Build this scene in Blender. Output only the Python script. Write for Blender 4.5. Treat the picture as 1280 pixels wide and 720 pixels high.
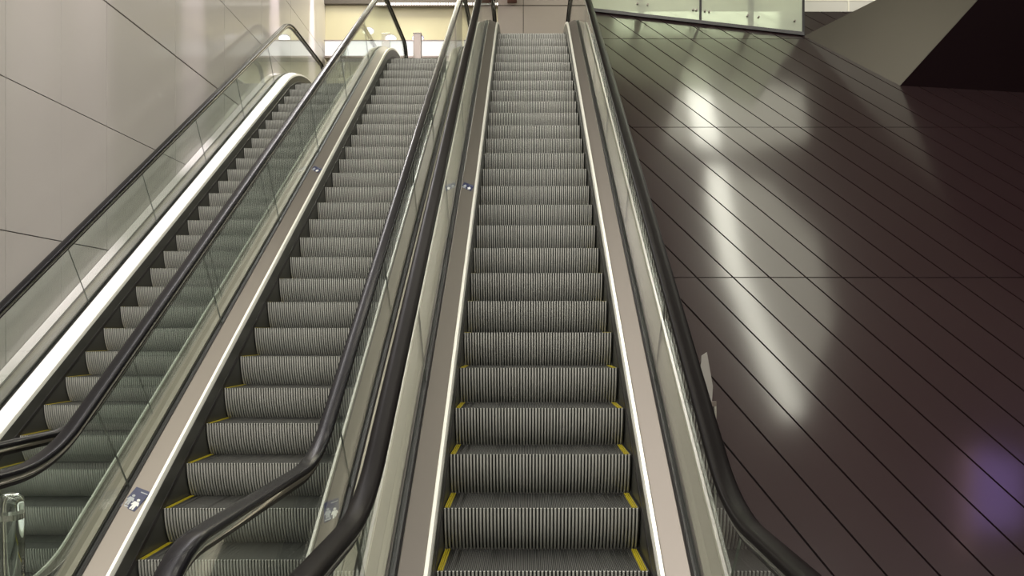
import bpy, math, random
from mathutils import Vector
random.seed(4)
PI = math.pi
SC = bpy.context.scene
for o in list(bpy.data.objects): bpy.data.objects.remove(o)
COL = SC.collection

# ------------------------------------------------------------------ camera, world, exposure
cd = bpy.data.cameras.new('camera'); cam = bpy.data.objects.new('camera', cd); COL.objects.link(cam)
cam.location = (0, 0, 1.6); cam.rotation_euler = (PI/2, 0, 0)
cd.sensor_width = 36; cd.lens = 27.42; cd.shift_x = -19/1280; cd.shift_y = 53/1280; cd.clip_start = 0.05
SC.camera = cam
SC.view_settings.view_transform = 'Standard'; SC.view_settings.look = 'None'
SC.view_settings.gamma = 1; SC.view_settings.use_curve_mapping = False
SC.view_settings.exposure = -0.1
W = bpy.data.worlds.new('world'); SC.world = W; W.use_nodes = True
W.node_tree.nodes['Background'].inputs[0].default_value = (0.75, 0.72, 0.64, 1)
W.node_tree.nodes['Background'].inputs[1].default_value = 0.09

def area(name, loc, rot, sx, sy, power, color):
    l = bpy.data.lights.new(name, 'AREA'); l.shape = 'RECTANGLE'; l.size = sx; l.size_y = sy
    l.energy = power; l.color = color
    o = bpy.data.objects.new(name, l); COL.objects.link(o); o.location = loc; o.rotation_euler = rot
    return o
def spot(name, loc, target, power, color, ang=60, blend=0.6, r=0.06):
    l = bpy.data.lights.new(name, 'SPOT'); l.energy = power; l.color = color
    l.spot_size = math.radians(ang); l.spot_blend = blend; l.shadow_soft_size = r
    o = bpy.data.objects.new(name, l); COL.objects.link(o); o.location = loc
    o.rotation_euler = (Vector(target) - Vector(loc)).to_track_quat('-Z', 'Y').to_euler()
    return o
WARM = (1.0, 0.95, 0.80); NEUT = (1.0, 0.95, 0.88); COOL = (0.93, 0.90, 1.0)
# added fill lights that shade the risers: one from each side, strips overhead
def aimed(name, loc, target, sx, sy, power, color):
    return area(name, loc, (Vector(target)-Vector(loc)).to_track_quat('-Z', 'Y').to_euler(), sx, sy, power, color)
aimed('hall_fill_light', (7.8, 0.6, 8.2), (0.0, 7.0, 1.5), 2.6, 2.6, 110, (1.0, 0.96, 0.93))
aimed('hall_fill_light', (-3.3, 0.6, 8.2), (-0.5, 7.0, 1.5), 2.2, 2.2, 220, (1.0, 0.97, 0.88))
for y, p in ((2.6, 150), (5.6, 120), (8.6, 80)):
    area('hall_fill_light', (-0.9, y, 10.8), (0, 0, 0), 3.0, 0.45, p, WARM)
area('lobby_fill_light', (1.0, -5.5, 10.6), (0, 0, 0), 10, 2.0, 500, (1.0, 0.97, 0.90))  # added fill on the lobby behind, for the risers to mirror
area('lobby_fill_light', (0.8, -0.4, 10.7), (0, 0, 0), 9.0, 1.4, 1050, (1.0, 0.97, 0.90))  # added fill set steeply overhead to grade the risers
# upper hall
area('upper_hall_light', (-2.5, 17.1, 10.7), (0, 0, 0), 3.0, 1.2, 190, (1.0, 0.95, 0.74))
area('upper_hall_light', (3.6, 14.6, 10.7), (0, 0, 0), 3.5, 1.2, 150, (0.98, 1.0, 0.80))
area('upper_hall_light', (8.0, 16.5, 10.2), (0, 0, 0), 3, 2.0, 70, NEUT)
# light cove along the head of the left wall, with narrow wall washers in it
area('wall_cove_light', (-4.25, 8.5, 10.8), (0, 0, 0), 0.35, 15.0, 410, (1.0, 0.96, 0.95))
for y in (3.9, 7.4, 8.3, 10.9, 14.4, 16.9):
    spot('wall_washer_light', (-4.34, y, 10.85), (-4.95, y, 4.0), 4500, (1.0, 0.86, 0.96), 12, 1.0, 0.03)

# ------------------------------------------------------------------ materials
def mat(name, col, rough=0.5, metal=0.0, spec=0.5, noise=0.0, nscale=8.0, stretch=None, emit=None, es=0, bump=0.0):
    m = bpy.data.materials.new(name); m.use_nodes = True; nt = m.node_tree
    b = nt.nodes['Principled BSDF']
    b.inputs['Base Color'].default_value = (*col, 1); b.inputs['Roughness'].default_value = rough
    b.inputs['Metallic'].default_value = metal; b.inputs['Specular IOR Level'].default_value = spec
    if emit:
        b.inputs['Emission Color'].default_value = (*emit, 1); b.inputs['Emission Strength'].default_value = es
    if noise:
        tc = nt.nodes.new('ShaderNodeTexCoord'); mp = nt.nodes.new('ShaderNodeMapping')
        if stretch: mp.inputs['Scale'].default_value = stretch
        n = nt.nodes.new('ShaderNodeTexNoise'); n.inputs['Scale'].default_value = nscale; n.inputs['Detail'].default_value = 4
        mx = nt.nodes.new('ShaderNodeMix'); mx.data_type = 'RGBA'
        mx.inputs['A'].default_value = (*[c*(1-noise) for c in col], 1)
        mx.inputs['B'].default_value = (*[min(1, c*(1+noise)) for c in col], 1)
        nt.links.new(tc.outputs['Object'], mp.inputs[0]); nt.links.new(mp.outputs[0], n.inputs['Vector'])
        nt.links.new(n.outputs['Fac'], mx.inputs['Factor']); nt.links.new(mx.outputs['Result'], b.inputs['Base Color'])
        rr = nt.nodes.new('ShaderNodeMapRange'); rr.inputs['To Min'].default_value = rough*0.85; rr.inputs['To Max'].default_value = rough*1.15
        nt.links.new(n.outputs['Fac'], rr.inputs['Value']); nt.links.new(rr.outputs[0], b.inputs['Roughness'])
        if bump:
            bp = nt.nodes.new('ShaderNodeBump'); bp.inputs['Strength'].default_value = bump; bp.inputs['Distance'].default_value = 0.01
            nt.links.new(n.outputs['Fac'], bp.inputs['Height']); nt.links.new(bp.outputs[0], b.inputs['Normal'])
    return m
def glass_mat(name, tint, rough=0.0, refl=1.0):
    m = bpy.data.materials.new(name); m.use_nodes = True; nt = m.node_tree; nt.nodes.clear()
    out = nt.nodes.new('ShaderNodeOutputMaterial'); mix = nt.nodes.new('ShaderNodeMixShader')
    t = nt.nodes.new('ShaderNodeBsdfTransparent'); t.inputs[0].default_value = (*tint, 1)
    g = nt.nodes.new('ShaderNodeBsdfGlossy'); g.inputs['Roughness'].default_value = rough; g.inputs[0].default_value = (refl, refl, refl, 1)
    f = nt.nodes.new('ShaderNodeFresnel'); ge = nt.nodes.new('ShaderNodeNewGeometry'); mr = nt.nodes.new('ShaderNodeMapRange')
    mr.inputs['To Min'].default_value = 1.5; mr.inputs['To Max'].default_value = 1/1.5
    nt.links.new(ge.outputs['Backfacing'], mr.inputs['Value']); nt.links.new(mr.outputs[0], f.inputs[0])
    nt.links.new(f.outputs[0], mix.inputs[0]); nt.links.new(t.outputs[0], mix.inputs[1]); nt.links.new(g.outputs[0], mix.inputs[2])
    nt.links.new(mix.outputs[0], out.inputs[0]); return m
M = dict(
    tread=mat('step_aluminium', (0.12, 0.12, 0.112), 0.42, 0.35, 0.5, 0.10, 6),
    riser=mat('riser_rib_aluminium', (0.62, 0.615, 0.58), 0.36, 0.4, 0.5, 0.10, 6),
    groove=mat('groove_black', (0.012, 0.012, 0.011), 0.7),
    yellow=mat('yellow_paint', (0.34, 0.275, 0.010), 0.5, 0, 0.5, 0.15, 20),
    rubber=mat('handrail_rubber', (0.006, 0.005, 0.005), 0.33, 0, 0.06),
    rubber_grey=mat('handrail_rubber_glossy', (0.008, 0.0075, 0.009), 0.24, 0, 0.15),  # slightly lighter and glossier than the other rubber
    chrome=mat('polished_steel', (0.80, 0.78, 0.74), 0.12, 1.0),
    trim=mat('bright_trim_aluminium', (0.95, 0.94, 0.86), 0.30, 0.4),
    deck=mat('brushed_deck_steel', (0.19, 0.170, 0.152), 0.42, 0.75),
    deck_out=mat('outer_deck_steel', (0.27, 0.25, 0.20), 0.44, 0.6),
    deck_wash_lit=mat('wash_lit_deck_aluminium', (0.86, 0.83, 0.87), 0.38, 0.15),  # wall-wash light painted into the colour of the wall-side deck
    skirt=mat('skirt_panel_steel', (0.11, 0.11, 0.10), 0.38, 0.6, 0.5, 0.06, 6),
    gasket=mat('black_rubber_gasket', (0.02, 0.018, 0.018), 0.4),
    glass=glass_mat('clear_green_glass', (0.93, 0.965, 0.94)),
    glass_edge=mat('glass_edge_green', (0.05, 0.16, 0.13), 0.1, 0, 0.8),
    glass_cut=mat('glass_cut_dark', (0.20, 0.22, 0.20), 0.2, 0, 0.5),
    clad=mat('truss_cladding_steel', (0.18, 0.165, 0.14), 0.4, 0.5),
    navy=mat('navy_sign_enamel', (0.012, 0.018, 0.075), 0.35),
    acrylic=mat('frosted_acrylic', (0.30, 0.28, 0.26), 0.3),
    lilac=mat('lilac_lamp_rim', (0.22, 0.20, 0.50), 0.5),
    white=mat('white_sign_print', (0.75, 0.75, 0.72), 0.5),
    grey_print=mat('grey_sign_print', (0.36, 0.38, 0.40), 0.5),
    wall=mat('cream_wall_panel', (0.54, 0.505, 0.48), 0.5, 0.0, 0.3, 0.03, 1.5),
    joint=mat('dark_panel_joint', (0.10, 0.085, 0.075), 0.7),
    maroon=mat('dark_maroon_metal_panel', (0.022, 0.0115, 0.0125), 0.30, 0.0, 0.3, 0.06, 0.7),
    maroon_edge=mat('panel_gap_black', (0.004, 0.003, 0.003), 0.6),
    dark=mat('shaded_maroon_wall', (0.007, 0.002, 0.003), 0.6, 0.0, 0.1, 0.1, 1.2),  # shade on the wedge's far face painted in as near-black
    champagne=mat('champagne_metal_cladding', (0.060, 0.054, 0.040), 0.38, 0.5, 0.5, 0.12, 0.9),
    floor=mat('dark_stone_floor', (0.10, 0.095, 0.085), 0.25, 0, 0.5, 0.2, 5),
    ceiling=mat('ceiling_panel_grey', (0.32, 0.29, 0.25), 0.7, 0, 0.3, 0.05, 2),
    cream=mat('yellow_cream_wall', (0.66, 0.61, 0.42), 0.45, 0, 0.5, 0.04, 1),
    taupe=mat('taupe_wall_panel', (0.36, 0.31, 0.27), 0.4, 0, 0.5, 0.04, 2),
    steel=mat('brushed_post_steel', (0.28, 0.24, 0.22), 0.3, 0.8),
    tile=mat('pale_tile_wall', (0.55, 0.54, 0.48), 0.4, 0, 0.5, 0.04, 3),
    tileline=mat('pale_tile_joint', (0.80, 0.78, 0.66), 0.5),
    redbrown=mat('red_brown_panel', (0.22, 0.10, 0.075), 0.5),
)
for nm, cw_, cr_, ci_ in (('wall', 0.5, 0.11, 1.6), ('maroon', 1.0, 0.12, 1.75)):
    pb = M[nm].node_tree.nodes['Principled BSDF']
    pb.inputs['Coat Weight'].default_value = cw_; pb.inputs['Coat Roughness'].default_value = cr_; pb.inputs['Coat IOR'].default_value = ci_
def emis(name, col, s): return mat(name, (0.8, 0.8, 0.8), 0.5, emit=col, es=s)
M['lamp_white'] = emis('lamp_white', (0.95, 0.95, 1.0), 3.0)
M['led'] = emis('led_white', (1.0, 0.98, 0.92), 3.0)
M['light_soft'] = emis('ceiling_light_diffuser_soft', (1.0, 0.98, 0.78), 1.3)
M['light_bright'] = emis('ceiling_light_tube_bright', (1.0, 0.99, 0.84), 7.0)
M['light_purple'] = emis('purple_screen_glow', (0.45, 0.27, 0.95), 1.6)
M['light_orange'] = emis('orange_edge_glow', (1.0, 0.55, 0.38), 1.0)
M['shelf_light'] = mat('glowing_shelf_diffuser', (0.3, 0.3, 0.3), 0.5, emit=(1.0, 0.97, 0.95), es=0.85)
def frosted():
    m = bpy.data.materials.new('frosted_glass'); m.use_nodes = True; nt = m.node_tree; nt.nodes.clear()
    out = nt.nodes.new('ShaderNodeOutputMaterial'); a = nt.nodes.new('ShaderNodeMixShader'); c = nt.nodes.new('ShaderNodeMixShader')
    tl = nt.nodes.new('ShaderNodeBsdfTranslucent'); tl.inputs[0].default_value = (0.80, 0.84, 0.70, 1)
    df = nt.nodes.new('ShaderNodeBsdfDiffuse'); df.inputs[0].default_value = (0.60, 0.63, 0.52, 1)
    gl = nt.nodes.new('ShaderNodeBsdfGlossy'); gl.inputs[1].default_value = 0.3
    a.inputs[0].default_value = 0.3; c.inputs[0].default_value = 0.04
    nt.links.new(tl.outputs[0], a.inputs[1]); nt.links.new(df.outputs[0], a.inputs[2])
    rf = nt.nodes.new('ShaderNodeBsdfRefraction'); rf.inputs['Roughness'].default_value = 0.2; rf.inputs['IOR'].default_value = 1.02; rf.inputs[0].default_value = (0.9, 0.95, 0.85, 1)
    d_ = nt.nodes.new('ShaderNodeMixShader'); d_.inputs[0].default_value = 0.42
    nt.links.new(a.outputs[0], d_.inputs[1]); nt.links.new(rf.outputs[0], d_.inputs[2])
    nt.links.new(d_.outputs[0], c.inputs[1]); nt.links.new(gl.outputs[0], c.inputs[2]); nt.links.new(c.outputs[0], out.inputs[0])
    return m
M['frosted'] = frosted()
M['clear_acrylic'] = mat('clear_acrylic', (0.92, 0.96, 0.93), 0.02)
M['clear_acrylic'].node_tree.nodes['Principled BSDF'].inputs['Transmission Weight'].default_value = 1.0

# ------------------------------------------------------------------ helpers
class MB:
    def __init__(s): s.v = []; s.f = []; s.m = []
    def face(s, pts, mi=0):
        i = len(s.v); s.v += [tuple(p) for p in pts]; s.f.append(tuple(range(i, i+len(pts)))); s.m.append(mi)
    def box(s, x0, x1, y0, y1, z0, z1, mi=0):
        i = len(s.v); s.v += [(x, y, z) for z in (z0, z1) for y in (y0, y1) for x in (x0, x1)]
        for q in ((0,2,3,1), (4,5,7,6), (0,1,5,4), (2,6,7,3), (0,4,6,2), (1,3,7,5)):
            s.f.append(tuple(i+k for k in q)); s.m.append(mi)
    def loft(s, rings, closed=True, caps=True, mi=0):
        i = len(s.v); n = len(rings[0])
        for r in rings: s.v += [tuple(p) for p in r]
        for a in range(len(rings)-1):
            for k in range(n if closed else n-1):
                k2 = (k+1) % n
                s.f.append((i+a*n+k, i+a*n+k2, i+(a+1)*n+k2, i+(a+1)*n+k)); s.m.append(mi)
        if caps:
            s.f.append(tuple(i+k for k in reversed(range(n)))); s.m.append(mi)
            s.f.append(tuple(i+(len(rings)-1)*n+k for k in range(n))); s.m.append(mi)
    def cyl(s, c, r, h, n=24, mi=0, r2=None):
        r2 = r if r2 is None else r2
        s.loft([[(c[0]+q*math.cos(2*PI*k/n), c[1]+q*math.sin(2*PI*k/n), z) for k in range(n)] for q, z in ((r, c[2]), (r2, c[2]+h))], mi=mi)
    def slab(s, poly, off, mi=0, mi2=None):
        off = Vector(off); mi2 = mi if mi2 is None else mi2; n = len(poly)
        a = [Vector(p) for p in poly]; b = [p+off for p in a]
        s.face(a, mi); s.face(list(reversed(b)), mi)
        for k in range(n):
            k2 = (k+1) % n; s.face([a[k2], a[k], b[k], b[k2]], mi2)
    def build(s, name, mats, parent=None, smooth=False, bevel=0):
        me = bpy.data.meshes.new(name); me.from_pydata(s.v, [], s.f)
        mats = mats if isinstance(mats, (list, tuple)) else [mats]
        for m in mats: me.materials.append(m)
        me.polygons.foreach_set('material_index', s.m)
        me.validate(); me.update()
        import bmesh
        bm = bmesh.new(); bm.from_mesh(me); bmesh.ops.remove_doubles(bm, verts=bm.verts, dist=1e-5)
        bmesh.ops.recalc_face_normals(bm, faces=bm.faces); bm.to_mesh(me); bm.free()
        if smooth:
            me.polygons.foreach_set('use_smooth', [True]*len(me.polygons))
            try: me.set_sharp_from_angle(angle=math.radians(40))
            except Exception: pass
        o = bpy.data.objects.new(name, me); COL.objects.link(o)
        if parent: o.parent = parent
        if bevel:
            b = o.modifiers.new('bevel', 'BEVEL'); b.width = bevel; b.segments = 2; b.limit_method = 'ANGLE'
        return o
def tag(o, label=None, cat=None, group=None, kind=None):
    if label: o['label'] = label
    if cat: o['category'] = cat
    if group: o['group'] = group
    if kind: o['kind'] = kind
    return o
def empty(name, loc, label, cat, group=None):
    o = bpy.data.objects.new(name, None); COL.objects.link(o); o.location = loc; o.empty_display_size = 0.3
    return tag(o, label, cat, group)

# ------------------------------------------------------------------ setting
ZB = -0.15                               # lower floor level
S = 0.9; CZ = 4.45                       # dark slope: z = 0.9*y - 4.45
def slope_z(y): return S*y - CZ
b = MB(); b.box(-9, 14, -8, 16, -0.45, ZB); tag(b.build('floor', M['floor']), kind='structure')
b = MB(); b.box(-5.0, -2.75, 15.9, 24, 5.9, 6.3); b.box(-2.75, -0.85, 14.7, 24, 5.9, 6.3); b.box(-0.85, 1.2, 13.6, 24, 5.9, 6.3); b.box(1.2, 4.3, 13.0, 24, 5.9, 6.3); b.box(4.3, 12, 13.6, 24, 5.9, 6.3)
tag(b.build('floor_upper', M['floor']), kind='structure')
b = MB(); b.box(-6, 14, -8, 24, 11.0, 11.3)
tag(b.build('ceiling', M['ceiling']), kind='structure')

# left wall: big cream panels on a dark backing
WX = -4.66
b = MB(); b.box(WX-0.30, WX-0.022, -6, 18.2, ZB, 11.0, 1)
g = 0.006
ys = [-4.79 + 1.68*k for k in range(15)]
zs = [-0.25, 1.12, 2.49, 3.86, 5.24, 6.61, 7.98, 9.35, 10.72]
for i in range(len(ys)-1):
    for j in range(len(zs)):
        z0 = max(ZB, zs[j]); z1 = min(11.0, zs[j]+1.372)
        y0 = ys[i]; y1 = min(18.2, ys[i+1])
        if y1 <= y0: continue
        if i == 7:
            b.box(WX-0.022, WX, y0+g, y0+0.83-g/3, z0+g, z1-g); b.box(WX-0.022, WX, y0+0.83+g/3, y1-g, z0+g, z1-g)
        else:
            b.box(WX-0.022, WX, y0+g, y1-g, z0+g, z1-g)
tag(b.build('wall_left', [M['wall'], M['joint']]), kind='structure')

# dark maroon slope: parallelogram panels with open joints
SUX = -0.61                                # joint direction in x per unit y
def clip(poly, f):
    out = []
    for k in range(len(poly)):
        a, c = poly[k], poly[(k+1) % len(poly)]; fa, fc = f(a), f(c)
        if fa >= 0: out.append(a)
        if (fa >= 0) != (fc >= 0):
            t = fa/(fa-fc); out.append((a[0]+(c[0]-a[0])*t, a[1]+(c[1]-a[1])*t))
    return out
nrm = Vector((0, -S, 1)).normalized()
X0, X1, Y0, Y1 = 0.93, 12.5, CZ/S, 12.32
b = MB()
back = [(X0, Y0-0.25), (X1, Y0-0.25), (X1, Y1), (X0, Y1)]
b.slab([Vector((x, y, slope_z(y)))-nrm*0.03 for x, y in back], -nrm*0.25, 1)
gj = 0.0085; pitch = 0.34
def lx(x, y): return x - SUX*(y-7)        # x-intercept at y=7
k0 = int(math.floor((0-2.24)/pitch)) - 8
for (ya, yb_) in ((Y0-0.25, 7.27), (7.27, 9.46), (9.46, 11.5), (11.5, Y1)):
    for k in range(k0, k0+76):
        a = 2.085 + pitch*k
        base = [(X0, ya+0.004), (X1, ya+0.004), (X1, yb_-0.004), (X0, yb_-0.004)]
        p = clip(base, lambda q: lx(*q)-a-gj)
        if p: p = clip(p, lambda q: a+pitch-gj-lx(*q))
        p = [q for i, q in enumerate(p) if i == 0 or math.hypot(q[0]-p[i-1][0], q[1]-p[i-1][1]) > 1e-4]
        if len(p) < 3: continue
        cx_ = sum(q[0] for q in p)/len(p); cy_ = sum(q[1] for q in p)/len(p)
        top = [Vector((x, y, slope_z(y))) for x, y in p]
        inn = [t+(Vector((cx_, cy_, slope_z(cy_)))-t).normalized()*0.002 + nrm*0.0006 for t in top]
        low = [t-nrm*0.028 for t in top]
        b.face(inn)
        n = len(p)
        for i in range(n):
            j = (i+1) % n
            b.face([top[i], top[j], inn[j], inn[i]]); b.face([low[i], low[j], top[j], top[i]])
tag(b.build('wall_right', [M['maroon'], M['maroon_edge']]), kind='structure')

b = MB(); b.box(-9, 14, -8.2, -8.0, ZB, 11.0); tag(b.build('wall_lobby', M['tile']), kind='structure')

# champagne wedge and its shadowed far face painted near-black behind the slope
A = Vector((4.11, 11.578, 5.97)); B = Vector((4.933, 10.322, 4.84)); cw = Vector((0, 0, 1.6))
def ray(px, py, y): return Vector(((px-659)/975*y, y, 1.6+(413-py)/975*y))
C = ray(1416, -214, 9.0)
fn = (B-A).cross(C-A)
dE = Vector(((1275-659)/975, 1, (413+90)/975)); tE = (A-cw).dot(fn)/dE.dot(fn); E = cw+dE*tE
F = Vector((12.5, 9.55, slope_z(9.55))); G = Vector((12.5, 8.4, 11.0))
n2 = (F-B).cross(C-B); G.y = B.y-(n2.x*(G.x-B.x)+n2.z*(G.z-B.z))/n2.y
dC = C
b = MB(); b.slab([A, B, C, E], (0.4, 0.9, -0.05), 0); 
tag(b.build('wall_stair_side', M['champagne']), kind='structure')
b = MB(); b.slab([B+Vector((0.004, 0, 0)), F, G, C+Vector((0.004, 0, 0))], (0, 0.35, 0), 0)
tag(b.build('wall_far_right', M['dark']), kind='structure')
# pale tiled wall far behind the wedge
b = MB(); b.box(1.95, 12.4, 18.0, 18.3, 6.3, 11.0, 0)
for i in range(7):
    z = 7.0+0.55*i; b.box(4.6, 12.4, 17.99, 18.0, z, z+0.03, 1)
for i in range(6):
    x = 5.2+1.1*i; b.box(x, x+0.03, 17.985, 18.0, 6.3, 11, 1)
tag(b.build('wall_far', [M['tile'], M['tileline']]), kind='structure')

# back walls of the upper hall
b = MB(); b.box(WX, 0.2, 18.0, 18.25, 6.3, 11.0, 0); tag(b.build('wall_back', M['cream']), kind='structure')
b = MB(); b.box(WX, -0.66, 17.9, 18.0, 9.1, 11.0, 0); tag(b.build('trim_1', M['joint']), kind='structure')
b = MB(); b.box(-0.62, 1.9, 16.55, 18.0, 6.3, 11.0, 1)
for x0, x1 in ((-0.62, -0.09), (-0.075, 1.4)):
    for z0, z1 in ((6.3, 8.47), (8.49, 11.0)):
        b.box(x0, x1, 16.52, 16.55, z0, z1, 0)
tag(b.build('wall_landing', [M['taupe'], M['joint']]), kind='structure')
b = MB(); b.box(-0.42, -0.22, 16.2, 16.5, 8.52, 9.3); tag(b.build('wall_cabinet', M['redbrown'], bevel=0.01), 'small red-brown box high on the wall above the right escalator', 'box')

# ------------------------------------------------------------------ escalators
TH = math.atan(0.7); CT, ST = math.cos(TH), math.sin(TH)
ZT = 6.3; EX = Vector((1, 0, 0))
def bend_path(zlo, zhi, yb, yt, Rb, Rt, y0, y1, n=10):
    """flat, concave arc, incline, convex arc, flat: list of (y, z)"""
    tl = Rb*math.tan(TH/2); tu = Rt*math.tan(TH/2)
    P = [(y0, zlo)]
    for k in range(n+1):
        a = TH*k/n; P.append((yb-tl+Rb*math.sin(a), zlo+Rb*(1-math.cos(a))))
    for k in range(n+1):
        a = TH*(1-k/n); P.append((yt+tu-Rt*math.sin(a), zhi-Rt*(1-math.cos(a))))
    P.append((y1, zhi)); return P
def tangents(P):
    T = []
    for i in range(len(P)):
        a = Vector(P[max(0, i-1)]); c = Vector(P[min(len(P)-1, i+1)])
        p = Vector(P[i])
        t1 = (p-a).normalized() if i > 0 else None; t2 = (c-p).normalized() if i < len(P)-1 else None
        t = (t1 or t2) + (t2 or t1); T.append(t.normalized())
    return T
def offset(P, d):
    T = tangents(P); return [(p[0]-t[1]*d, p[1]+t[0]*d) for p, t in zip(P, T)]
def sweep(b, P, prof, cx, side=1, closed=True, mi=0):
    T = tangents(P)
    b.loft([[(cx+side*s, p[0]-t[1]*d, p[1]+t[0]*d) for s, d in prof] for p, t in zip(P, T)], closed, closed, mi)
def arclen(P):
    L = [0]
    for i in range(1, len(P)): L.append(L[-1]+math.dist(P[i], P[i-1]))
    return L
def at(P, L, s):
    for i in range(1, len(P)):
        if s <= L[i] or i == len(P)-1:
            t = (s-L[i-1])/(L[i]-L[i-1]); return (P[i-1][0]+(P[i][0]-P[i-1][0])*t, P[i-1][1]+(P[i][1]-P[i-1][1])*t)
def ray_hit(o, d, P):
    best = None
    for i in range(len(P)-1):
        ax, ay = P[i]; ex, ey = P[i+1][0]-ax, P[i+1][1]-ay
        den = d[0]*ey-d[1]*ex
        if abs(den) < 1e-9: continue
        t = ((ax-o[0])*ey-(ay-o[1])*ex)/den; u = ((ax-o[0])*d[1]-(ay-o[1])*d[0])/den
        if -1e-6 <= u <= 1+1e-6 and t > 0 and (best is None or t < best[0]): best = (t, (o[0]+d[0]*t, o[1]+d[1]*t))
    return best[1] if best else None

PITCH = 0.3895
def step_mesh():
    b = MB(); w = 0.5; n = 55; p = 2*w/n
    # riser: curved, ribbed; grooves black
    K = 7; ph = [math.radians(37)*k/K for k in range(K+1)]
    def pt(x, a, dep): r = 0.385-dep; return (x, 0.385-r*math.cos(a), -r*math.sin(a))
    for i in range(n):
        x = -w+i*p; xs = [(x, .013), (x+p*.03, .0035), (x+p*.12, .0008), (x+p*.29, 0.0), (x+p*.46, .0008), (x+p*.55, .0035), (x+p*.58, .013)]
        for k in range(K):
            for q in range(6):
                b.face([pt(xs[q][0], ph[k], xs[q][1]), pt(xs[q+1][0], ph[k], xs[q+1][1]), pt(xs[q+1][0], ph[k+1], xs[q+1][1]), pt(xs[q][0], ph[k+1], xs[q][1])], 1)
            b.face([pt(x+p*.58, ph[k], .013), pt(x+p, ph[k], .013), pt(x+p, ph[k+1], .013), pt(x+p*.58, ph[k+1], .013)], 2)
        # nose tooth closing the top of each rib
        b.face([(q[0], q[1], 0) for q in xs], 1)
    # tread: fine cleats
    n2 = 110; p2 = 2*w/n2; D = 0.383
    for i in range(n2):
        x = -w+i*p2; a, c = x+p2*.18, x+p2*.66
        b.face([(a, 0.013, 0), (c, 0.013, 0), (c, D, 0), (a, D, 0)], 0)
        b.face([(c, .004, 0), (c, .004, -.009), (c, D, -.009), (c, D, 0)], 0)
        b.face([(a, .004, -.009), (a, .004, 0), (a, D, 0), (a, D, -.009)], 0)
        b.face([(c, .006, -.009), (x+p2+p2*.18, .006, -.009), (x+p2+p2*.18, D, -.009), (c, D, -.009)], 2)
    # side plates and carriage underneath
    for sx in (-w, w-0.004):
        pl = [(sx, 0.012, -0.012)] + [pt(sx, a, .012) for a in ph[1:]] + [(sx, 0.36, -0.23), (sx, D, -0.012)]
        b.slab(pl, (0.004, 0, 0), 2)
    return b
_sb = step_mesh()
def yellow_mesh(sx):
    b = MB(); b.box(sx, sx+0.030, 0.020, 0.380, -0.010, -0.004)
    for q in range(3): b.box(sx+.002+q*.010, sx+.0075+q*.010, 0.020, 0.380, -0.006, 0.0022)
    return b
step0 = _sb.build('step', [M['tread'], M['riser'], M['groove']]); STEP_ME = step0.data
_sm = [STEP_ME.polygons[i].material_index == 1 for i in range(len(STEP_ME.polygons))]
STEP_ME.polygons.foreach_set('use_smooth', _sm)
STEP_ME.set_sharp_from_angle(angle=math.radians(65))
bpy.data.objects.remove(step0)
YEL_ME = []
for sx in (-0.5, 0.462):
    y0_ = yellow_mesh(sx).build('demarcation_line', M['yellow']); YEL_ME.append(y0_.data); bpy.data.objects.remove(y0_)

def figure(b, cx, cy, h, mi=0):
    """flat pictogram person, standing along +v"""
    n = 14
    b.slab([(cx+.11*h*math.cos(2*PI*k/n), cy+.88*h+.11*h*math.sin(2*PI*k/n), 0) for k in range(n)], (0, 0, .0012), mi)
    b.slab([(cx-.17*h, cy+.72*h, 0), (cx-.27*h, cy+.40*h, 0), (cx-.18*h, cy+.38*h, 0), (cx-.13*h, cy+.45*h, 0), (cx-.15*h, cy, 0), (cx-.03*h, cy, 0), (cx, cy+.33*h, 0),
            (cx+.03*h, cy, 0), (cx+.15*h, cy, 0), (cx+.13*h, cy+.45*h, 0), (cx+.18*h, cy+.38*h, 0), (cx+.27*h, cy+.40*h, 0), (cx+.17*h, cy+.72*h, 0)], (0, 0, .0012), mi)

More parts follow.
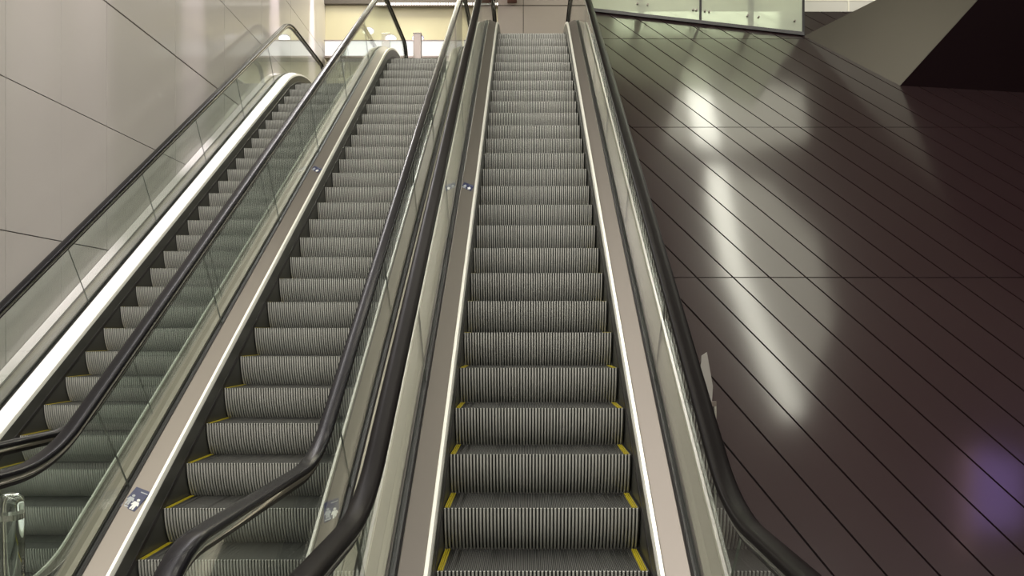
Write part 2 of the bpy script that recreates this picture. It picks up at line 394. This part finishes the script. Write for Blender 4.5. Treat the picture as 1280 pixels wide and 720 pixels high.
def escalator(cx, h, nose_y, label, rail=('rubber', 'rubber'), decks=None, joints0=0.0, signs=(), hrx=(0.67, 0.67), outer=(0.80, 0.80)):
    yb = (h-1.6+ZB)/0.7; yt = yb+(ZT-ZB)/0.7
    root = empty('escalator', (0, 0, 0), label, 'escalator', None)
    P = bend_path(ZB, ZT, yb, yt, 1.0, 2.6, yb-1.55, yt+1.5)
    L = arclen(P)
    # --- steps
    sn = None
    for i in range(1, len(P)):
        if P[i-1][0] <= nose_y <= P[i][0]:
            sn = L[i-1]+(L[i]-L[i-1])*(nose_y-P[i-1][0])/(P[i][0]-P[i-1][0])
    s = sn % PITCH
    while s < 0.55: s += PITCH
    first = None; fy = None
    while s < L[-1]-0.75:
        y, z = at(P, L, s)
        if first is None:
            st = bpy.data.objects.new('step', STEP_ME); yes = [bpy.data.objects.new('demarcation_line', me) for me in YEL_ME]
            for ye in yes: ye['label'] = 'yellow edge stripe'
            first, fy = st, yes
        else:
            st = first.copy(); yes = [q.copy() for q in fy]
        COL.objects.link(st); st.parent = root
        for ye in yes: COL.objects.link(ye); ye.parent = st
        st.location = (cx, y, z); s += PITCH
    # --- landing plates and combs
    for nm, ya, yc, z in (('landing_plate', P[0][0]-0.6, P[0][0]+0.42, ZB), ('landing_plate', P[-1][0]-0.62, P[-1][0]+0.05, ZT)):
        b = MB(); b.box(cx-0.5, cx+0.5, ya, yc, z-0.03, z+0.004); b.build(nm, M['steel'], root)
        b = MB(); d_ = 1 if z == ZB else -1; e = yc if z == ZB else ya
        for k in range(40):
            x = cx-0.49+k*0.0245; b.box(x, x+0.012, min(e, e+d_*.07), max(e, e+d_*.07), z-0.006, z+0.006)
        b.box(cx-0.5, cx+0.5, e-0.02, e+0.02, z-0.01, z+0.012)
        c = b.build('comb', M['yellow'], root)
    # --- handrail paths
    zl, zh = 0.94, ZT+0.95
    ybh = (zl+(h+(-1.05)) - 1.6)/0.7
    yth = (zh+(h-1.05)-1.6)/0.7
    ye0 = ybh-1.40; ye1 = yth+2.2
    HR = bend_path(zl, zh, ybh, yth, 0.9, 1.1, ye0, ye1, 12)
    r = 0.36
    new0 = [(ye0+0.35, zl-2*r)] + [(ye0-r*math.sin(PI*k/16), zl-r-r*math.cos(PI*k/16)) for k in range(0, 16)]
    new1 = [(ye1+r*math.sin(PI*k/16), zh-r+r*math.cos(PI*k/16)) for k in range(1, 17)] + [(ye1-0.35, zh-2*r)]
    FULL = new0+HR+new1
    dk = decks or ('deck', 'deck')
    for si, side in enumerate((-1, 1)):
        out = outer[si]; hx = hrx[si]
        # skirt panel
        b = MB(); sweep(b, P, [(0.506, -0.24), (0.506, 0.128), (0.512, 0.128), (0.512, -0.24)], cx, side)
        b.build('skirt_panel', M['skirt'], root)
        b = MB(); sweep(b, P, [(0.503, -0.004), (0.503, 0.026), (0.5065, 0.030), (0.5065, -0.008)], cx, side)
        b.build('skirt_brush', M['gasket'], root)
        # bright edge trim
        b = MB(); sweep(b, P, [(0.508, 0.122), (0.508, 0.140), (0.516, 0.158), (0.532, 0.162), (0.536, 0.150), (0.536, 0.122)], cx, side)
        b.build('edge_trim', M['trim'], root, True)
        # inner deck
        b = MB(); sweep(b, P, [(0.537, 0.120), (0.537, 0.148), (0.640, 0.188), (0.644, 0.186), (0.644, 0.120)], cx, side)
        o = b.build('inner_deck', M[dk[si]], root)
        # gasket channel carrying the glass
        b = MB(); sweep(b, P, [(0.645, 0.10), (0.645, 0.176), (0.654, 0.184), (0.660, 0.174), (0.682, 0.174), (0.688, 0.184), (0.699, 0.176), (0.699, 0.10)], cx, side)
        b.build('glass_channel', M['gasket'], root)
        # outer deck and cladding
        b = MB(); sweep(b, P, [(0.700, 0.125), (0.700, 0.184), (0.735, 0.184), (0.738, 0.178), (out-.004, 0.166), (out, 0.158), (out, 0.120)], cx, side)
        b.build('outer_deck', M['deck_out'], root)
        b = MB(); sweep(b, P, [(out-0.020, -0.55), (out-0.020, 0.119), (out-0.004, 0.119), (out-0.004, -0.55)], cx, side)
        b.build('side_cladding', M['clad'], root)
        # handrail and its steel guide
        b = MB(); sweep(b, FULL, [(hx-0.032, -0.016), (hx-0.0405, -0.010), (hx-0.042, 0.000), (hx-0.038, 0.009), (hx-0.030, 0.0135), (hx-0.010, 0.0155), (hx+0.010, 0.0155), (hx+0.030, 0.0135), (hx+0.038, 0.009), (hx+0.042, 0.000), (hx+0.0405, -0.010), (hx+0.032, -0.016)], cx, side)
        b.build('handrail', M[rail[si]], root, True)
        b = MB(); sweep(b, FULL, [(hx-0.026, -0.040), (hx-0.026, -0.024), (hx-0.018, -0.014), (hx+0.018, -0.014), (hx+0.026, -0.024), (hx+0.026, -0.040)], cx, side)
        b.build('handrail_guide', M['chrome'], root, True)
        b = MB(); sweep(b, FULL, [(hx-0.015, -0.062), (hx-0.015, -0.0405), (hx+0.015, -0.0405), (hx+0.015, -0.062)], cx, side)
        b.build('glass_clamp_channel', M['gasket'], root)
        # glass panels
        top = offset(FULL, -0.040); bot = offset(P, 0.172)
        Lb = arclen(bot); joints = []
        # joint positions along incline (y of base point)
        ja = joints0; lo = bot[11][0]; hi = bot[12][0]
        ys_ = [ja+1.43*k for k in range(-8, 14)]
        ys_ = [q for q in ys_ if lo-0.3 < q < hi+0.3]
        edges = []
        for q in ys_:
            for i in range(1, len(bot)):
                if bot[i-1][0] <= q <= bot[i][0]:
                    t = (q-bot[i-1][0])/(bot[i][0]-bot[i-1][0]); zq = bot[i-1][1]+(bot[i][1]-bot[i-1][1])*t
                    dx, dz = bot[i][0]-bot[i-1][0], bot[i][1]-bot[i-1][1]; m_ = math.hypot(dx, dz)
                    hp = ray_hit((q, zq), (-dz/m_, dx/m_), top)
                    if hp: edges.append(((q, zq), hp)); break
        gp = 0.0014
        def between(pl, a, c): return [q for q in pl if a+1e-4 < q[0] < c-1e-4]
        hr_top = offset(HR, -0.040)
        for e in range(len(edges)+1):
            if e == 0:
                low = [(bot[0][0]+0.30, bot[0][1])] + between(bot, bot[0][0]+0.30, edges[0][0][0]) + [(edges[0][0][0]-gp, edges[0][0][1])]
                upp = [(edges[0][1][0]-gp, edges[0][1][1])] + list(reversed(between(hr_top, ye0, edges[0][1][0])))
                arc = list(reversed([(ye0-(r-.04)*math.sin(PI*k/14), zl-r-(r-.04)*math.cos(PI*k/14)) for k in range(0, 15)]))
                poly = low+upp+arc
                poly = poly + [(ye0+0.02, bot[0][1])] if ye0+0.02 < bot[0][0]+0.30 else poly
            elif e == len(edges):
                low = [(edges[-1][0][0]+gp, edges[-1][0][1])] + between(bot, edges[-1][0][0], bot[-1][0]-0.2) + [(bot[-1][0]-0.2, bot[-1][1])]
                arc = list(reversed([(ye1+(r-.04)*math.sin(PI*k/14), zh-r+(r-.04)*math.cos(PI*k/14)) for k in range(0, 15)]))
                upp = list(reversed(between(hr_top, edges[-1][1][0], ye1))) + [(edges[-1][1][0]+gp, edges[-1][1][1])]
                poly = low+arc+upp
            else:
                a, c = edges[e-1], edges[e]
                poly = [(a[0][0]+gp, a[0][1])]+between(bot, a[0][0], c[0][0])+[(c[0][0]-gp, c[0][1]), (c[1][0]-gp, c[1][1])]+list(reversed(between(hr_top, a[1][0], c[1][0])))+[(a[1][0]+gp, a[1][1])]
            b = MB(); X = cx+side*hx
            b.slab([(X-0.005, q[0], q[1]) for q in poly], (0.010, 0, 0), 0, 1)
            b.build('glass_panel', [M['glass'], M['glass_edge' if e == len(edges) else 'glass_cut']], root)
    # --- safety signs on the inner deck
    for (side, y, big) in signs:
        zc = ZB+0.7*(y-yb)
        wv, hv = (0.092, 0.16 if big else 0.11)
        b = MB(); b.box(-wv/2, wv/2, -hv/2, hv/2, 0, 0.002)
        sg = b.build('safety_sign', M['navy'], root); sg['label'] = 'small navy sign with two standing figures'
        d = 0.1705
        sg.location = (cx+side*0.591, y-ST*d, zc+CT*d); 
        sg.rotation_euler = (TH, -side*math.atan(0.040/0.103), 0)
        b = MB(); figure(b, 0.020, -hv*.47, hv*.52); f1 = b.build('adult_figure', M['white'], sg); f1.location = (0, 0, 0.002)
        b = MB(); figure(b, -0.022, -hv*.34, hv*.50); f2 = b.build('second_figure', M['grey_print'], sg); f2.location = (0, 0, 0.002)
        for q in ((-0.002, 0.040, hv*.33, hv*.37), (-.042, -.004, -hv*.45, -hv*.38)):
            b = MB(); b.box(*q, 0, .0012); f3 = b.build('printed_bar', M['grey_print'], sg); f3.location = (0, 0, 0.002)
    return root

escalator(0.075, 3.69, 5.57, 'right-hand escalator of the three, beside the dark sloping panels', signs=((-1, 6.85, False),), joints0=4.55)
escalator(-1.735, 4.453, 6.71, 'middle escalator, between the right-hand one and the pale far-left one', ('rubber_grey', 'rubber_grey'), joints0=4.71, signs=((-1, 4.73, True), (-1, 8.7, False), (1, 4.66, True)))
escalator(-3.70, 5.39, 8.05, 'left-hand escalator with its wall-side deck coloured bright as if lit, along the cream panel wall', ('rubber_grey', 'rubber_grey'), ('deck_wash_lit', 'deck'), joints0=6.35, outer=(0.83, 0.80))

# ledge between left escalator and wall
P = bend_path(ZB, ZT, (5.24-1.6)/0.7, (5.39-1.6)/0.7+9.0, 1.0, 2.6, 3.65, 15.9)
b = MB(); sweep(b, P, [(-4.655, -0.3), (-4.655, 0.17), (-4.56, 0.16), (-4.56, -0.3)], 0, 1)
tag(b.build('trim_2', M['wall']), kind='structure')
b = MB(); sweep(b, P, [(-4.559, -0.3), (-4.559, 0.148), (-4.532, 0.148), (-4.532, -0.3)], 0, 1)
tag(b.build('trim_3', M['joint']), kind='structure')

# ------------------------------------------------------------------ upper landing
r_ = empty('bollard', (-2.10, 14.95, 6.3), 'brushed steel post standing at the head of the middle escalator', 'bollard')
b = MB(); b.box(-0.075, 0.075, -0.06, 0.06, 0.01, 0.97); b.build('post', M['steel'], r_, bevel=0.008)
b = MB(); b.box(-0.08, 0.08, -0.065, 0.065, 0.97, 0.985); b.build('cap', M['chrome'], r_, bevel=0.003)
b = MB(); b.box(-0.12, 0.12, -0.10, 0.10, 0.0, 0.012); b.build('base_plate', M['chrome'], r_)

r_ = empty('shelf_light', (-2.4, 17.8, 7.8), 'long glowing white light shelf across the foot of the back wall', 'light')
b = MB(); b.box(-2.2, 1.7, -0.06, 0.19, 0.04, 0.38); b.build('diffuser', M['shelf_light'], r_)
b = MB(); b.box(-2.22, 1.72, -0.08, 0.19, 0.0, 0.04); b.box(-2.22, 1.72, -0.08, 0.19, 0.38, 0.40); b.build('frame', M['steel'], r_)
for i, (x, z, lab) in enumerate(((-3.14, 8.32, 'round white wall lamp behind the glass, left of the steel post'), (-2.52, 8.32, 'round white wall lamp just right of the steel post'), (-3.66, 8.49, 'round white wall lamp nearest the cream left wall'))):
    r_ = empty('wall_lamp', (x, 17.99, z), lab, 'lamp', 'round lamps on the back wall')
    b = MB(); n = 20
    rings = [[(rr*math.cos(2*PI*k/n), -0.01-dd, 0.62*rr*math.sin(2*PI*k/n)) for k in range(n)] for rr, dd in ((0.125, 0.0), (0.12, 0.04), (0.09, 0.075), (0.03, 0.095))]
    b.loft(rings); b.build('shade', M['lamp_white'], r_, True)
    b = MB(); b.loft([[(0.135*math.cos(2*PI*k/n), -dd, 0.02+0.085*math.sin(2*PI*k/n)) for k in range(n)] for dd in (0.0, 0.012)]); b.build('mount', M['lilac'], r_)

r_ = empty('led_strip', (0, 17.87, 9.05), 'strip of small white LED dots along the edge of the bulkhead above the back wall', 'light strip')
b = MB(); b.box(-3.45, -0.66, -0.02, 0.05, -0.02, 0.06); b.build('channel', M['steel'], r_)
for k in range(46):
    b = MB(); x = -3.42+k*0.0605; b.box(x, x+0.034, -0.032, -0.02, 0.0, 0.04)
    b.build('led', M['led'], r_)

# frosted glass balustrade on the slope
p1, p2 = Vector((0.98, 12.32, slope_z(12.32))), Vector((4.10, 11.58, slope_z(11.58)))
dirg = (p2-p1)
def gl(t): q = p1+dirg*t; return q
r_ = empty('glass_balustrade', (0, 0, 0), 'tall frosted glass screen standing on top of the dark slope', 'glass screen')
ts = [0.0, 0.535, 1.0]
for i in range(2):
    a, c = gl(ts[i]+0.004), gl(ts[i+1]-0.004)
    b = MB(); b.slab([a+Vector((0, 0, .02)), c+Vector((0, 0, .02)), Vector((c.x, c.y, 8.6)), Vector((a.x, a.y, 8.6))], (0.004, 0.016, 0)); b.build('glass_pane', M['frosted'], r_)
b = MB(); b.slab([p1+Vector((0, -.03, 0)), p2+Vector((0, -.03, 0)), p2+Vector((0, -.03, .05)), p1+Vector((0, -.03, .05))], (0.02, .07, 0)); b.build('base_rail', M['gasket'], r_)
for i, t in enumerate((0.26, 0.775)):
    q = gl(t); b = MB(); b.cyl((q.x, q.y+0.10, q.z-0.1), 0.045, 8.5-q.z, 12); b.build('post', M['gasket'], r_, True)
for t in (0.235, 0.285, 0.50, 0.515, 0.555, 0.575, 0.75, 0.80, 0.96):
    q = gl(t); b = MB(); n = 14; z = q.z+0.20
    b.loft([[(q.x+0.014*math.cos(2*PI*k/n), q.y+dy, z+0.014*math.sin(2*PI*k/n)) for k in range(n)] for dy in (-0.035, 0.03)]); b.build('clamp', M['steel'], r_, True)
for t in (0.535, 1.0):
    q = gl(t); b = MB(); b.box(q.x-0.016, q.x+0.016, q.y-0.01, q.y+0.03, q.z, 8.6); b.build('joint_strip', M['gasket'], r_)

# ------------------------------------------------------------------ clear guard beside the right handrail, clear bollard at lower left
r_ = empty('access_guard', (1.055, 4.62, -0.15), 'small clear plastic guard standing outside the right-hand handrail', 'guard')
b = MB(); b.slab([(-0.045, 0, 1.33), (0.04, 0, 1.33), (0.045, 0, 1.42), (0.01, 0, 1.62), (-0.02, 0, 1.60)], (0, 0.012, 0)); 
o_g = b.build('upper_plate', M['acrylic'], r_)
b = MB(); b.box(0.052, 0.064, -0.01, 0.01, 0.0, 1.30); b.build('post', M['chrome'], r_)
b = MB(); b.box(-0.06, 0.0645, -0.008, 0.008, 1.30, 1.33); b.build('crossbar', M['steel'], r_)

r_ = empty('clear_bollard', (-2.68, 4.05, -0.15), 'clear acrylic post with rounded top between the left and middle escalators', 'bollard')
b = MB(); n = 28
b.loft([[(q*math.cos(2*PI*k/n), q*math.sin(2*PI*k/n), z) for k in range(n)] for q, z in ((0.062, 0.02), (0.062, 0.85), (0.056, 0.88), (0.040, 0.90), (0.01, 0.907))]); b.build('tube', M['clear_acrylic'], r_, True)
b = MB(); b.cyl((0, 0, 0), 0.08, 0.02, 28); b.build('base_plate', M['chrome'], r_)
b = MB(); b.cyl((0, 0, 0.77), 0.058, 0.03, 28); b.build('collar', M['chrome'], r_)

# ------------------------------------------------------------------ ceiling light features seen mirrored in the slope
def ceil_light(poly, tube, label, m1, m2, z=10.9):
    r_ = empty('ceiling_light', (0, 0, 0), label, 'light')
    b = MB(); b.slab([(x, y, z) for x, y in poly], (0, 0, 0.06)); b.build('diffuser', m1, r_)
    if tube:
        b = MB(); b.slab([(x, y, z-0.03) for x, y in tube], (0, 0, 0.028)); b.build('tube', m2, r_)
ceil_light([(3.4, 13.35), (5.85, 12.85), (5.98, 11.79), (4.61, 11.53), (2.9, 11.75)], [(3.29, 13.39), (3.75, 13.39), (4.1, 11.61), (3.6, 11.7)], 'many-sided ceiling light over the head of the dark slope', M['light_soft'], M['light_bright'])
ceil_light([(3.83, 11.18), (5.09, 10.83), (6.06, 9.62), (6.33, 7.93), (5.59, 5.95), (4.83, 6.6), (3.73, 10.31)], [(3.75, 11.18), (4.15, 11.09), (4.5, 9.0), (5.65, 5.95), (5.2, 5.95), (4.05, 9.0)], 'long curved ceiling light over the middle of the dark slope', M['light_soft'], M['light_bright'])
ceil_light([(9.08, 5.3), (10.04, 4.98), (9.95, 3.7), (8.9, 3.7)], [(8.85, 5.3), (9.02, 5.3), (8.86, 3.2), (8.7, 3.2)], 'purple lit ceiling panel with an orange edge', M['light_purple'], M['light_orange'])
